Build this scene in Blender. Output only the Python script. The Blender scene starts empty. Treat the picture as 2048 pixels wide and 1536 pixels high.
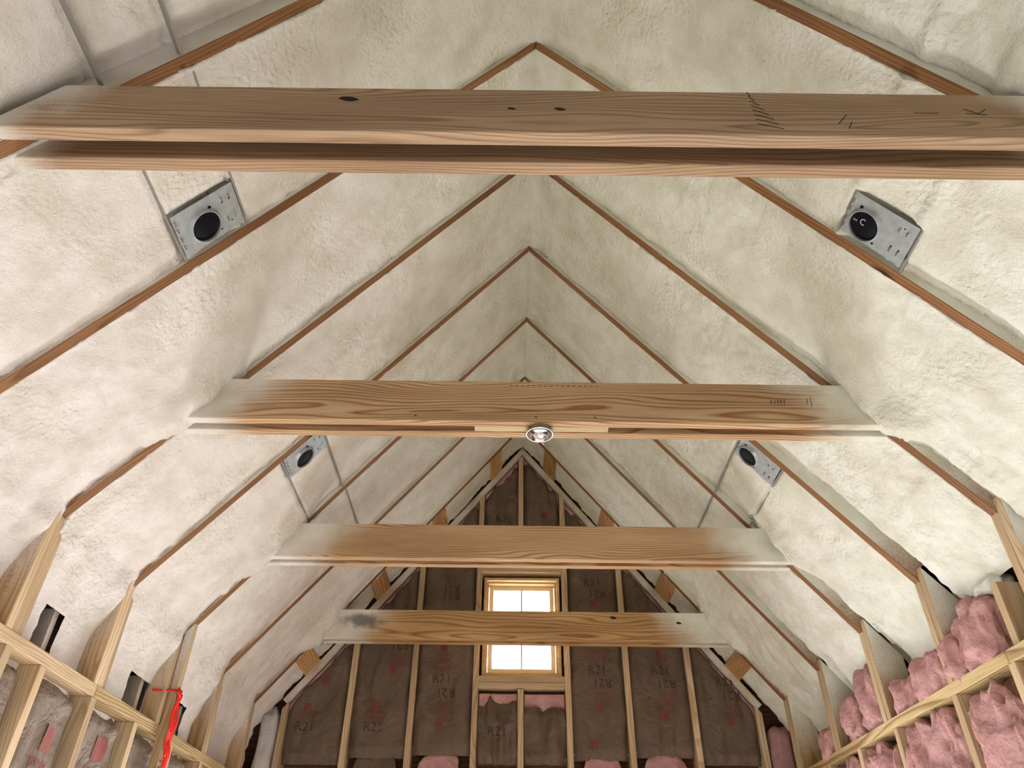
import bpy, bmesh, math, random
import numpy as np
from mathutils import Matrix, Vector

# ------------------------------------------------------------------ camera, light, exposure
SC = bpy.context.scene
COL = SC.collection
FOC, PITCH, ROLL = 1470.28, 0.6548, 0.0112
CZ = 1.5                                   # eye height above the floor
cp, sp = math.cos(PITCH), math.sin(PITCH)
fwd = Vector((0, cp, sp)); rgt = Vector((1, 0, 0)); upv = rgt.cross(fwd)
cr, sr = math.cos(ROLL), math.sin(ROLL)
r2 = cr*rgt + sr*upv; u2 = -sr*rgt + cr*upv
camd = bpy.data.cameras.new('camera'); cam = bpy.data.objects.new('camera', camd); COL.objects.link(cam)
camd.sensor_width = 36; camd.lens = FOC*36/2048; camd.clip_start = 0.02
cam.matrix_world = Matrix(((r2.x, u2.x, -fwd.x, 0), (r2.y, u2.y, -fwd.y, 0), (r2.z, u2.z, -fwd.z, CZ), (0, 0, 0, 1)))
SC.camera = cam
SC.view_settings.view_transform = 'Standard'; SC.view_settings.look = 'None'
SC.cycles.max_bounces = 6; SC.cycles.diffuse_bounces = 3; SC.cycles.glossy_bounces = 2; SC.cycles.use_adaptive_sampling = True; SC.cycles.adaptive_threshold = 0.09; SC.cycles.adaptive_min_samples = 20
SC.view_settings.exposure = 0.26; SC.view_settings.gamma = 1.0; SC.view_settings.use_curve_mapping = False
W = bpy.data.worlds.new('sky'); SC.world = W; W.use_nodes = True
bg = W.node_tree.nodes['Background']; bg.inputs[0].default_value = (0.93, 0.97, 1.0, 1); bg.inputs[1].default_value = 6.0

def area(name, loc, target, sx, sy, power, color=(1, 1, 1), spread=180):
    l = bpy.data.lights.new(name, 'AREA'); l.shape = 'RECTANGLE'; l.size = sx; l.size_y = sy
    l.energy = power; l.color = color; l.spread = math.radians(spread)
    o = bpy.data.objects.new(name, l); COL.objects.link(o); o.location = loc
    d = Vector(target)-Vector(loc); o.rotation_euler = d.to_track_quat('-Z', 'Y').to_euler(); return o
# added unseen side fills onto the pale floor; daylight of the rear gable window
area('added_side_fill_left', (-1.45, 1.75, 1.05), (0.5, 1.5, 0.0), 1.4, 0.9, 32, (1.0, 0.98, 0.97), 150)
area('added_side_fill_right', (1.60, 1.75, 1.05), (-0.3, 1.5, 0.0), 1.4, 0.9, 34, (0.98, 0.99, 1.0), 150)
area('low_gable_daylight', (0.1, 4.95, 1.15), (0.1, 1.6, 0.2), 2.4, 1.5, 95, (0.98, 0.99, 1.0), 160)
area('added_floor_fill', (0.1, 0.55, 0.06), (0.1, 0.56, 3.0), 1.9, 1.6, 26, (1.0, 0.99, 0.97), 170)  # added unseen lamp at floor level, brightens the undersides from below
area('rear_window_daylight', (0.1, -2.9, 1.5), (0.1, 1.2, 0.0), 2.2, 1.2, 16, (1.0, 0.99, 0.98), 140)

# ------------------------------------------------------------------ measures of the attic
RX, M, S, Y0 = 0.0911, 1.2551, 0.6096, 1.0699
ZR = 3.2327 + CZ                           # underside of the ridge
ZC, HC = 1.5546 + CZ, 0.186                # collar tie underside and depth
XL, XR = -1.543, 1.692                     # room faces of the knee walls
YG = 5.06                                  # room face of the far gable wall
PL, PR = 0.772 + CZ, 0.822 + CZ            # tops of the knee wall plates
NS = math.sqrt(1+M*M)
T = 0.038
rng = random.Random(7)
UB, UT = (ZR-ZC)/M, (ZR-ZC-HC)/M
def roof(x): return ZR - M*abs(x-RX)

# ------------------------------------------------------------------ numpy noise
def _h(ix, iy, iz, s):
    n = (ix*374761393 + iy*668265263 + iz*2147483647 + s*1274126177) & 0xffffffff
    n = ((n ^ (n >> 13))*1274126177) & 0xffffffff
    n = ((n ^ (n >> 16))*2246822519) & 0xffffffff
    return ((n ^ (n >> 15)) & 0xffff)/65535.0
def vnoise(x, y, z=0.0, s=0):
    x = np.asarray(x, float); y = np.asarray(y, float); z = np.zeros_like(x)+z
    xi = np.floor(x).astype(np.int64); yi = np.floor(y).astype(np.int64); zi = np.floor(z).astype(np.int64)
    fx = x-xi; fy = y-yi; fz = z-zi
    fx = fx*fx*(3-2*fx); fy = fy*fy*(3-2*fy); fz = fz*fz*(3-2*fz)
    r = 0
    for a in (0, 1):
        for b in (0, 1):
            for c in (0, 1):
                r = r + _h(xi+a, yi+b, zi+c, s)*(fx if a else 1-fx)*(fy if b else 1-fy)*(fz if c else 1-fz)
    return r*2-1
def fbm(x, y, z=0.0, o=3, s=0):
    r = 0; a = 1; t = 0
    for k in range(o):
        r = r + a*vnoise(x*2**k+3.1*k, y*2**k+1.7*k, np.asarray(z)*2**k+.9*k, s+k*17); t += a; a *= .5
    return r/t
def sm(a, b, x):
    t = np.clip((np.asarray(x, float)-a)/(b-a), 0, 1); return t*t*(3-2*t)

# ------------------------------------------------------------------ materials
def new_mat(name):
    m = bpy.data.materials.new(name); m.use_nodes = True
    nt = m.node_tree; b = nt.nodes['Principled BSDF']; return m, nt, b
def N(nt, t, **kw):
    n = nt.nodes.new(t)
    for k, v in kw.items(): setattr(n, k, v)
    return n
def L(nt, a, b): nt.links.new(a, b)
def lin(c):
    return tuple(((v/255)/12.92 if v/255 <= .04045 else (((v/255)+.055)/1.055)**2.4) for v in c)+(1,)
def math_n(nt, op, a=None, b=None, c=None, clamp=False):
    n = N(nt, 'ShaderNodeMath', operation=op); n.use_clamp = clamp
    for i, v in enumerate((a, b, c)):
        if v is None: continue
        if isinstance(v, (int, float)): n.inputs[i].default_value = v
        else: L(nt, v, n.inputs[i])
    return n.outputs[0]
def ramp(nt, fac, stops):
    r = N(nt, 'ShaderNodeValToRGB'); e = r.color_ramp.elements
    while len(e) < len(stops): e.new(.5)
    for i, (p, c) in enumerate(stops): e[i].position = p; e[i].color = c if len(c) == 4 else lin(c)
    L(nt, fac, r.inputs[0]); return r.outputs[0]
def noise(nt, vec, scale, detail=2, rough=.5, dist=0):
    n = N(nt, 'ShaderNodeTexNoise'); n.inputs['Scale'].default_value = scale; n.inputs['Detail'].default_value = detail
    n.inputs['Roughness'].default_value = rough; n.inputs['Distortion'].default_value = dist
    if vec is not None: L(nt, vec, n.inputs['Vector'])
    return n
def mix(nt, f, a, b, mode='MIX'):
    n = N(nt, 'ShaderNodeMix', data_type='RGBA', blend_type=mode)
    if isinstance(f, (int, float)): n.inputs[0].default_value = f
    else: L(nt, f, n.inputs[0])
    for v, i in ((a, 6), (b, 7)):
        if isinstance(v, tuple): n.inputs[i].default_value = v
        else: L(nt, v, n.inputs[i])
    return n.outputs[2]

FOAM = lin((236, 232, 212))
def foam_color(nt):
    g = N(nt, 'ShaderNodeNewGeometry').outputs['Position']
    sx = N(nt, 'ShaderNodeSeparateXYZ'); L(nt, g, sx.inputs[0])
    n1 = noise(nt, g, 1.6, 3, .55); n2 = noise(nt, g, 7, 3, .6)
    x = math_n(nt, 'MULTIPLY_ADD', sx.outputs[0], .3, .5)  # left-to-right tint of the light, painted into the foam colour along x
    x = math_n(nt, 'ADD', x, math_n(nt, 'MULTIPLY_ADD', n1.outputs[0], .5, -.25), clamp=True)
    base = ramp(nt, x, [(0.0, (232, 224, 220)), (.35, (230, 226, 215)), (.6, (228, 227, 210)), (1.0, (236, 237, 226))])
    f = ramp(nt, n2.outputs[0], [(.35, (222, 217, 202)), (.62, (255, 255, 255))])
    return mix(nt, .55, base, f, 'MULTIPLY'), g
def foam_mat(name, rough_amt, fine):
    m, nt, b = new_mat(name); c, g = foam_color(nt); L(nt, c, b.inputs['Base Color'])
    b.inputs['Roughness'].default_value = .6; b.inputs['Specular IOR Level'].default_value = .35
    v = N(nt, 'ShaderNodeTexVoronoi', feature='SMOOTH_F1'); v.inputs['Scale'].default_value = 62
    nz = noise(nt, g, 22, 2); wv = N(nt, 'ShaderNodeVectorMath', operation='MULTIPLY_ADD')
    L(nt, nz.outputs['Color'], wv.inputs[0]); wv.inputs[1].default_value = (.03, .03, .03); L(nt, g, wv.inputs[2])
    L(nt, wv.outputs[0], v.inputs['Vector'])
    patch = noise(nt, g, 3.2, 2)
    pm = ramp(nt, patch.outputs[0], [(.4, (0, 0, 0, 1)), (.62, (1, 1, 1, 1))])
    f2 = noise(nt, g, fine, 3, .75); f3 = noise(nt, g, 240, 2, .6)
    h = math_n(nt, 'MULTIPLY', math_n(nt, 'MULTIPLY', v.outputs['Distance'], -1.0), pm)
    h = math_n(nt, 'MULTIPLY_ADD', f2.outputs[0], .7, h); h = math_n(nt, 'MULTIPLY_ADD', f3.outputs[0], .28, h)
    bp = N(nt, 'ShaderNodeBump'); bp.inputs['Strength'].default_value = rough_amt; bp.inputs['Distance'].default_value = .012
    L(nt, h, bp.inputs['Height']); L(nt, bp.outputs[0], b.inputs['Normal']); return m

def wood_mat(name, early, late, ring=95, spray=None, tone=.12, knots=True, overspray=0, zfade=0, stain=None):
    m, nt, b = new_mat(name)
    tc = N(nt, 'ShaderNodeTexCoord').outputs['Object']; oi = N(nt, 'ShaderNodeObjectInfo').outputs['Random']
    sx = N(nt, 'ShaderNodeSeparateXYZ'); L(nt, tc, sx.inputs[0])
    off = N(nt, 'ShaderNodeCombineXYZ')
    L(nt, math_n(nt, 'MULTIPLY', oi, 37.0), off.inputs[0]); L(nt, math_n(nt, 'MULTIPLY', oi, 11.0), off.inputs[1])
    mp = N(nt, 'ShaderNodeVectorMath', operation='MULTIPLY_ADD'); L(nt, tc, mp.inputs[0])
    mp.inputs[1].default_value = (1.1, 7, 7); L(nt, off.outputs[0], mp.inputs[2])
    lo = noise(nt, mp.outputs[0], 1.0, 1.5, .4)
    ls = N(nt, 'ShaderNodeSeparateXYZ'); L(nt, lo.outputs['Color'], ls.inputs[0])
    r1 = math_n(nt, 'FRACT', math_n(nt, 'MULTIPLY', oi, 53.7))
    py = math_n(nt, 'ADD', sx.outputs[1], math_n(nt, 'MULTIPLY_ADD', ls.outputs[0], .11, .015))
    pz = math_n(nt, 'ADD', sx.outputs[2], math_n(nt, 'ADD', math_n(nt, 'MULTIPLY_ADD', r1, .12, -.06), math_n(nt, 'MULTIPLY_ADD', ls.outputs[1], .16, -.08)))
    rr = math_n(nt, 'SQRT', math_n(nt, 'ADD', math_n(nt, 'MULTIPLY', py, py), math_n(nt, 'MULTIPLY', pz, pz)))
    fr = math_n(nt, 'FRACT', math_n(nt, 'MULTIPLY', rr, ring))
    grain = ramp(nt, fr, [(0, early), (.45, early), (.86, late), (1.0, early)])
    mf = N(nt, 'ShaderNodeVectorMath', operation='MULTIPLY'); L(nt, tc, mf.inputs[0]); mf.inputs[1].default_value = (6, 260, 260)
    ff = noise(nt, mf.outputs[0], 1, 2)
    col = mix(nt, .5, grain, ramp(nt, ff.outputs[0], [(.3, (196, 190, 182)), (.65, (255, 255, 255))]), 'MULTIPLY')
    lo2 = noise(nt, mp.outputs[0], .9, 2); 
    col = mix(nt, .8, col, ramp(nt, lo2.outputs[0], [(.3, (200, 186, 170)), (.65, (255, 252, 248))]), 'MULTIPLY')
    hv = N(nt, 'ShaderNodeHueSaturation'); L(nt, col, hv.inputs['Color'])
    L(nt, math_n(nt, 'MULTIPLY_ADD', r1, 2*tone, 1-tone), hv.inputs['Value']); col = hv.outputs[0]
    if knots:
        mk = N(nt, 'ShaderNodeVectorMath', operation='MULTIPLY_ADD'); L(nt, tc, mk.inputs[0]); mk.inputs[1].default_value = (1.3, 3.2, 3.2); L(nt, off.outputs[0], mk.inputs[2])
        vk = N(nt, 'ShaderNodeTexVoronoi'); vk.inputs['Scale'].default_value = 1.0; L(nt, mk.outputs[0], vk.inputs['Vector'])
        kf = ramp(nt, vk.outputs['Distance'], [(.035, (1, 1, 1, 1)), (.075, (0, 0, 0, 1))])
        col = mix(nt, kf, col, lin((58, 34, 22)))
    fc, g = foam_color(nt)
    if spray:                                       # foam mist settled on the tie ends
        e0, e1 = spray
        d = math_n(nt, 'SUBTRACT', math_n(nt, 'SUBTRACT', (ZR-ZC)/M, math_n(nt, 'MULTIPLY', sx.outputs[2], 1/M)), math_n(nt, 'ABSOLUTE', sx.outputs[0]))
        nn = noise(nt, g, 5.5, 2, .5); n3 = noise(nt, g, 160, 2)
        d = math_n(nt, 'ADD', d, math_n(nt, 'MULTIPLY_ADD', nn.outputs[0], .24, -.12))
        d = math_n(nt, 'ADD', d, math_n(nt, 'MULTIPLY_ADD', n3.outputs[0], .07, -.035))
        mr = N(nt, 'ShaderNodeMapRange', interpolation_type='SMOOTHSTEP'); L(nt, d, mr.inputs[0])
        mr.inputs[1].default_value = e0; mr.inputs[2].default_value = e1; mr.inputs[3].default_value = 1; mr.inputs[4].default_value = 0
        col = mix(nt, mr.outputs[0], col, fc)
    if stain:
        dv = N(nt, 'ShaderNodeVectorMath', operation='MULTIPLY_ADD'); L(nt, tc, dv.inputs[0]); dv.inputs[1].default_value = (1, 1, 2.6); dv.inputs[2].default_value = (-stain[0], 0.03, -2.6*stain[1])
        ln = N(nt, 'ShaderNodeVectorMath', operation='LENGTH'); L(nt, dv.outputs[0], ln.inputs[0]); ns = noise(nt, g, 14, 3, .6)
        dd = math_n(nt, 'MULTIPLY_ADD', ns.outputs[0], .16, math_n(nt, 'ADD', ln.outputs['Value'], -.08))
        mr = N(nt, 'ShaderNodeMapRange', interpolation_type='SMOOTHSTEP'); L(nt, dd, mr.inputs[0])
        mr.inputs[1].default_value = .05; mr.inputs[2].default_value = .17; mr.inputs[3].default_value = .75; mr.inputs[4].default_value = 0
        col = mix(nt, mr.outputs[0], col, lin((70, 66, 62)))
    if overspray:
        n3 = noise(nt, g, 200, 2, .6); n4 = noise(nt, g, 5, 2)
        f = math_n(nt, 'ADD', n3.outputs[0], math_n(nt, 'MULTIPLY_ADD', n4.outputs[0], .8, -.4))
        if zfade:
            gz = N(nt, 'ShaderNodeSeparateXYZ'); L(nt, g, gz.inputs[0])
            f = math_n(nt, 'ADD', math_n(nt, 'MULTIPLY', f, .9), math_n(nt, 'MULTIPLY_ADD', gz.outputs[2], 2.6, -zfade*2.6))
            f = ramp(nt, f, [(.15, (0, 0, 0, 1)), (.95, (1, 1, 1, 1))])
        else:
            f = ramp(nt, f, [(.45-overspray*.5, (0, 0, 0, 1)), (.85-overspray*.4, (1, 1, 1, 1))])
        col = mix(nt, f, col, fc)
    L(nt, col, b.inputs['Base Color']); b.inputs['Roughness'].default_value = .72; b.inputs['Specular IOR Level'].default_value = .25
    bp = N(nt, 'ShaderNodeBump'); bp.inputs['Strength'].default_value = .25; bp.inputs['Distance'].default_value = .002
    L(nt, ff.outputs[0], bp.inputs['Height']); L(nt, bp.outputs[0], b.inputs['Normal'])
    return m

TE, TL = (222, 192, 154), (176, 134, 94)
MAT = {}
MAT['foam'] = foam_mat('spray_foam', .62, 75)
MAT['tie0'] = wood_mat('weathered_pine', (198, 170, 142), (158, 128, 102), 100, spray=(-.02, .14), tone=.05)
MAT['tie2'] = wood_mat('tie_pine', TE, (170, 116, 70), 80, spray=(.06, .34), tone=.07)
MAT['tie4'] = wood_mat('tie_pine_misted', TE, (172, 122, 78), 120, spray=(.10, .40), tone=.07)
MAT['tie6'] = wood_mat('tie_pine_far', (228, 192, 138), (178, 130, 78), 70, spray=(.14, .46), tone=.07, stain=(-1.03, .115))
MAT['rafter'] = wood_mat('rafter_pine', (160, 117, 79), (128, 90, 58), 90, tone=.1)
MAT['rafter_side'] = wood_mat('rafter_pine_misted', (172, 126, 88), (140, 98, 66), 90, tone=.1, overspray=.62, zfade=2.82)
MAT['stud'] = wood_mat('stud_pine', (226, 204, 170), (200, 170, 132), 110)
MAT['stud_misted'] = wood_mat('stud_pine_misted', (206, 176, 136), (176, 140, 100), 90, overspray=.35, zfade=2.5)
MAT['board_misted'] = wood_mat('board_misted', (206, 176, 136), (176, 140, 100), 90, overspray=.5)
MAT['plate'] = wood_mat('plate_pine', (222, 200, 152), (158, 128, 86), 75, knots=False)
MAT['block'] = wood_mat('block_pine', (212, 172, 122), (172, 126, 80), 60)
MAT['osb'] = wood_mat('sheathing_wood', (110, 78, 56), (84, 56, 40), 30, knots=False)

def simple(name, col, rough=.7, metal=0, bump=None, var=None, spec=.5):
    m, nt, b = new_mat(name); b.inputs['Roughness'].default_value = rough; b.inputs['Metallic'].default_value = metal
    b.inputs['Specular IOR Level'].default_value = spec
    tc = N(nt, 'ShaderNodeTexCoord').outputs['Object']
    if var:
        n = noise(nt, tc, var[0], 4, .6); L(nt, ramp(nt, n.outputs[0], [(.3, var[1]), (.7, col)]), b.inputs['Base Color'])
    else: b.inputs['Base Color'].default_value = lin(col)
    if bump:
        n = noise(nt, tc, bump[0], 4, .6, bump[3] if len(bump) > 3 else 0); bp = N(nt, 'ShaderNodeBump')
        bp.inputs['Strength'].default_value = bump[1]; bp.inputs['Distance'].default_value = bump[2]
        L(nt, n.outputs[0], bp.inputs['Height']); L(nt, bp.outputs[0], b.inputs['Normal'])
    return m
MAT['kraft'] = simple('kraft_paper', (116, 98, 82), .6, bump=(8, 1.0, .03, .8), var=(5, (98, 82, 68)), spec=.3)
MAT['kraft_light'] = simple('kraft_paper_pale', (142, 126, 112), .6, bump=(9, 1.0, .03, .8), var=(5, (124, 108, 94)), spec=.3)
MAT['pink'] = simple('pink_fiberglass', (216, 170, 170), .95, bump=(40, .7, .02, .7), var=(10, (180, 132, 126)), spec=.05)
MAT['ink'] = simple('red_ink', (122, 62, 50), .8); MAT['ink_dark'] = simple('brown_ink', (76, 52, 44), .8)
MAT['ink_light'] = simple('faded_red_ink', (150, 86, 80), .8)
MAT['galv'] = simple('galvanised_steel', (186, 194, 196), .42, .45, var=(30, (160, 168, 172)))
MAT['galv_dull'] = simple('dusty_steel_bar', (150, 148, 142), .55, .3)
MAT['chrome'] = simple('bright_steel', (214, 224, 222), .16, 1.0, bump=(40, .3, .004))
MAT['black'] = simple('black_enamel', (8, 9, 16), .45, spec=.15); MAT['dark'] = simple('void_dark', (30, 20, 16), .9)
MAT['white_ink'] = simple('white_print', (190, 196, 205), .7)
MAT['red'] = simple('red_vinyl', (244, 34, 20), .35)
MAT['marker'] = simple('marker_ink', (46, 36, 30), .8)
MAT['stamp'] = simple('stamp_ink', (104, 70, 44), .8)
MAT['wire'] = simple('pale_wire', (226, 198, 200), .45)
MAT['floor'] = simple('pale_subfloor', (222, 216, 206), .8, var=(3, (206, 198, 184)))
MAT['window'] = wood_mat('window_pine', (246, 214, 160), (228, 184, 124), 70, knots=False)
MAT['sash'] = simple('primed_sash', (246, 226, 190), .5)
MAT['cloth'] = simple('off_white', (225, 222, 212), .8)
gm, gnt, gb = new_mat('window_glass')
tr = N(gnt, 'ShaderNodeBsdfTransparent'); gl = N(gnt, 'ShaderNodeBsdfGlossy'); gl.inputs['Roughness'].default_value = .02
mx = N(gnt, 'ShaderNodeMixShader'); mx.inputs[0].default_value = .06
L(gnt, tr.outputs[0], mx.inputs[1]); L(gnt, gl.outputs[0], mx.inputs[2]); L(gnt, mx.outputs[0], gnt.nodes['Material Output'].inputs[0])
MAT['glass'] = gm

# ------------------------------------------------------------------ helpers
def link(name, me, parent=None, mw=None):
    o = bpy.data.objects.new(name, me); COL.objects.link(o)
    if mw is not None: o.matrix_world = mw
    if parent is not None:
        o.parent = parent; o.matrix_parent_inverse = Matrix.Identity(4)
        o.matrix_basis = parent.matrix_world.inverted() @ (mw if mw is not None else Matrix.Identity(4))
    return o
def tag(o, label, cat=None, group=None):
    o['label'] = label
    if cat: o['category'] = cat
    if group: o['group'] = group
    return o
def struct(o): o['kind'] = 'structure'; return o
def empty(name, mw):
    o = bpy.data.objects.new(name, None); COL.objects.link(o); o.empty_display_size = .1; o.matrix_world = mw; return o
def frame(o, ax, az):
    ax = Vector(ax).normalized(); az = Vector(az); az = (az-ax*az.dot(ax)).normalized(); ay = az.cross(ax)
    return Matrix(((ax.x, ay.x, az.x, o[0]), (ax.y, ay.y, az.y, o[1]), (ax.z, ay.z, az.z, o[2]), (0, 0, 0, 1)))
def me_from(verts, faces, mats, smooth=False, fm=None):
    me = bpy.data.meshes.new('mesh'); me.from_pydata([tuple(v) for v in verts], [], faces); me.update()
    for m in mats: me.materials.append(MAT[m] if isinstance(m, str) else m)
    if smooth: me.polygons.foreach_set('use_smooth', [True]*len(me.polygons))
    if fm is not None: me.polygons.foreach_set('material_index', fm)
    return me
def prism(name, mw, poly, y0, y1, mats, parent=None, bev=.0015, side=None, hole=None):
    """solid with outline poly (local x,z) between local y0 and y1; local X is the grain"""
    bm = bmesh.new(); n = len(poly)
    a = [bm.verts.new((p[0], y0, p[1])) for p in poly]; b = [bm.verts.new((p[0], y1, p[1])) for p in poly]
    bm.faces.new(a); bm.faces.new(b[::-1])
    for i in range(n): bm.faces.new((a[i], b[i], b[(i+1) % n], a[(i+1) % n]))
    bmesh.ops.recalc_face_normals(bm, faces=bm.faces)
    if bev: bmesh.ops.bevel(bm, geom=list(bm.edges), offset=bev, segments=1, affect='EDGES', clamp_overlap=True)
    if side is not None:
        for f in bm.faces: f.material_index = side if abs(f.normal.y) > .8 else 0
    me = bpy.data.meshes.new(name); bm.to_mesh(me); bm.free()
    for m in mats: me.materials.append(MAT[m])
    return link(name, me, parent, mw)
def box(name, lo, hi, mats, parent=None, bev=.0015, grain='z'):
    lo = Vector(lo); hi = Vector(hi); c = (lo+hi)/2; d = hi-lo
    if grain == 'x': mw = frame(c, (1, 0, 0), (0, 0, 1)); X, Y, Z = d.x, d.y, d.z
    elif grain == 'y': mw = frame(c, (0, 1, 0), (0, 0, 1)); X, Y, Z = d.y, d.x, d.z
    else: mw = frame(c, (0, 0, 1), (1, 0, 0)); X, Y, Z = d.z, d.y, d.x
    return prism(name, mw, [(-X/2, -Z/2), (X/2, -Z/2), (X/2, Z/2), (-X/2, Z/2)], -Y/2, Y/2, mats, parent, bev)
def grid_faces(nu, nv, keep=None):
    f = []
    for i in range(nu-1):
        for j in range(nv-1):
            if keep is not None and not keep[i, j]: continue
            a = i*nv+j; f.append((a, a+1, a+nv+1, a+nv))
    return f

# ------------------------------------------------------------------ the shell
struct(box('floor', (-2.2, -3.3, -.05), (2.3, 5.4, 0), ['floor'], bev=0, grain='y'))
def wall(name, lo, hi): return struct(box(name, lo, hi, ['osb'], bev=0, grain='y'))
wall('wall_left', (-1.97, -3.3, 0), (-1.93, 5.4, 2.6)); wall('wall_right', (2.10, -3.3, 0), (2.14, 5.4, 2.6))
WX0, WX1, WZ0, WZ1 = -.201, .374, 1.440+CZ, 2.165+CZ          # rough opening of the gable window
zt = ZR+.35
def gpoly():
    return None
for nm, yy in (('wall_front', 5.205), ('wall_back', -3.25)):
    mw = frame((0, yy, 0), (1, 0, 0), (0, 0, 1))
    if nm == 'wall_back':
        struct(prism(nm, mw, [(-2, 0), (2.15, 0), (2.15, roof(2.15)+.3), (RX, zt), (-2, roof(-2)+.3)], 0, .03, ['osb'], bev=0))
    else:
        bm = bmesh.new()
        WX0_, WX1_, WZ0_, WZ1_ = WX0+.03, WX1-.03, WZ0+.02, WZ1-.04
        def q(x0, z0, x1, z1, za=None, zb=None):
            v = [(x0, z0), (x1, z0), (x1, z1 if zb is None else zb), (x0, z1 if za is None else za)]
            a = [bm.verts.new((p[0], 0, p[1])) for p in v]; b = [bm.verts.new((p[0], .02, p[1])) for p in v]
            bm.faces.new(a); bm.faces.new(b[::-1])
            for i in range(4): bm.faces.new((a[i], b[i], b[(i+1) % 4], a[(i+1) % 4]))
        rf = lambda x: roof(x)+.3
        q(-2, 0, WX0_, 0, rf(-2), rf(WX0_)); q(WX1_, 0, 2.15, 0, rf(WX1_), rf(2.15))
        q(WX0_, 0, WX1_, WZ0_); q(WX0_, WZ1_, RX, 0, rf(WX0_), rf(RX)); q(RX, WZ1_, WX1_, 0, rf(RX), rf(WX1_))
        bmesh.ops.recalc_face_normals(bm, faces=bm.faces)
        me = bpy.data.meshes.new(nm); bm.to_mesh(me); bm.free(); me.materials.append(MAT['osb'])
        struct(link(nm, me, None, mw))
for s in (-1, 1):                                             # roof boards over the foam
    dn = Vector((s, 0, -M)).normalized(); nn = Vector((s*M, 0, 1)).normalized()
    o0 = Vector((RX, 0, ZR))+nn*.25
    mw = frame(o0, dn, nn)
    struct(prism('roof_boards', mw, [(-.34, 0), (3.9, 0), (3.9, .02), (-.34, .02)], -3.3 if s > 0 else -5.4, 5.4 if s > 0 else 3.3, ['osb'], bev=0))
for o in COL.objects:
    if o.name.startswith('roof_boards'): o.name = 'ceiling'

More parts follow.
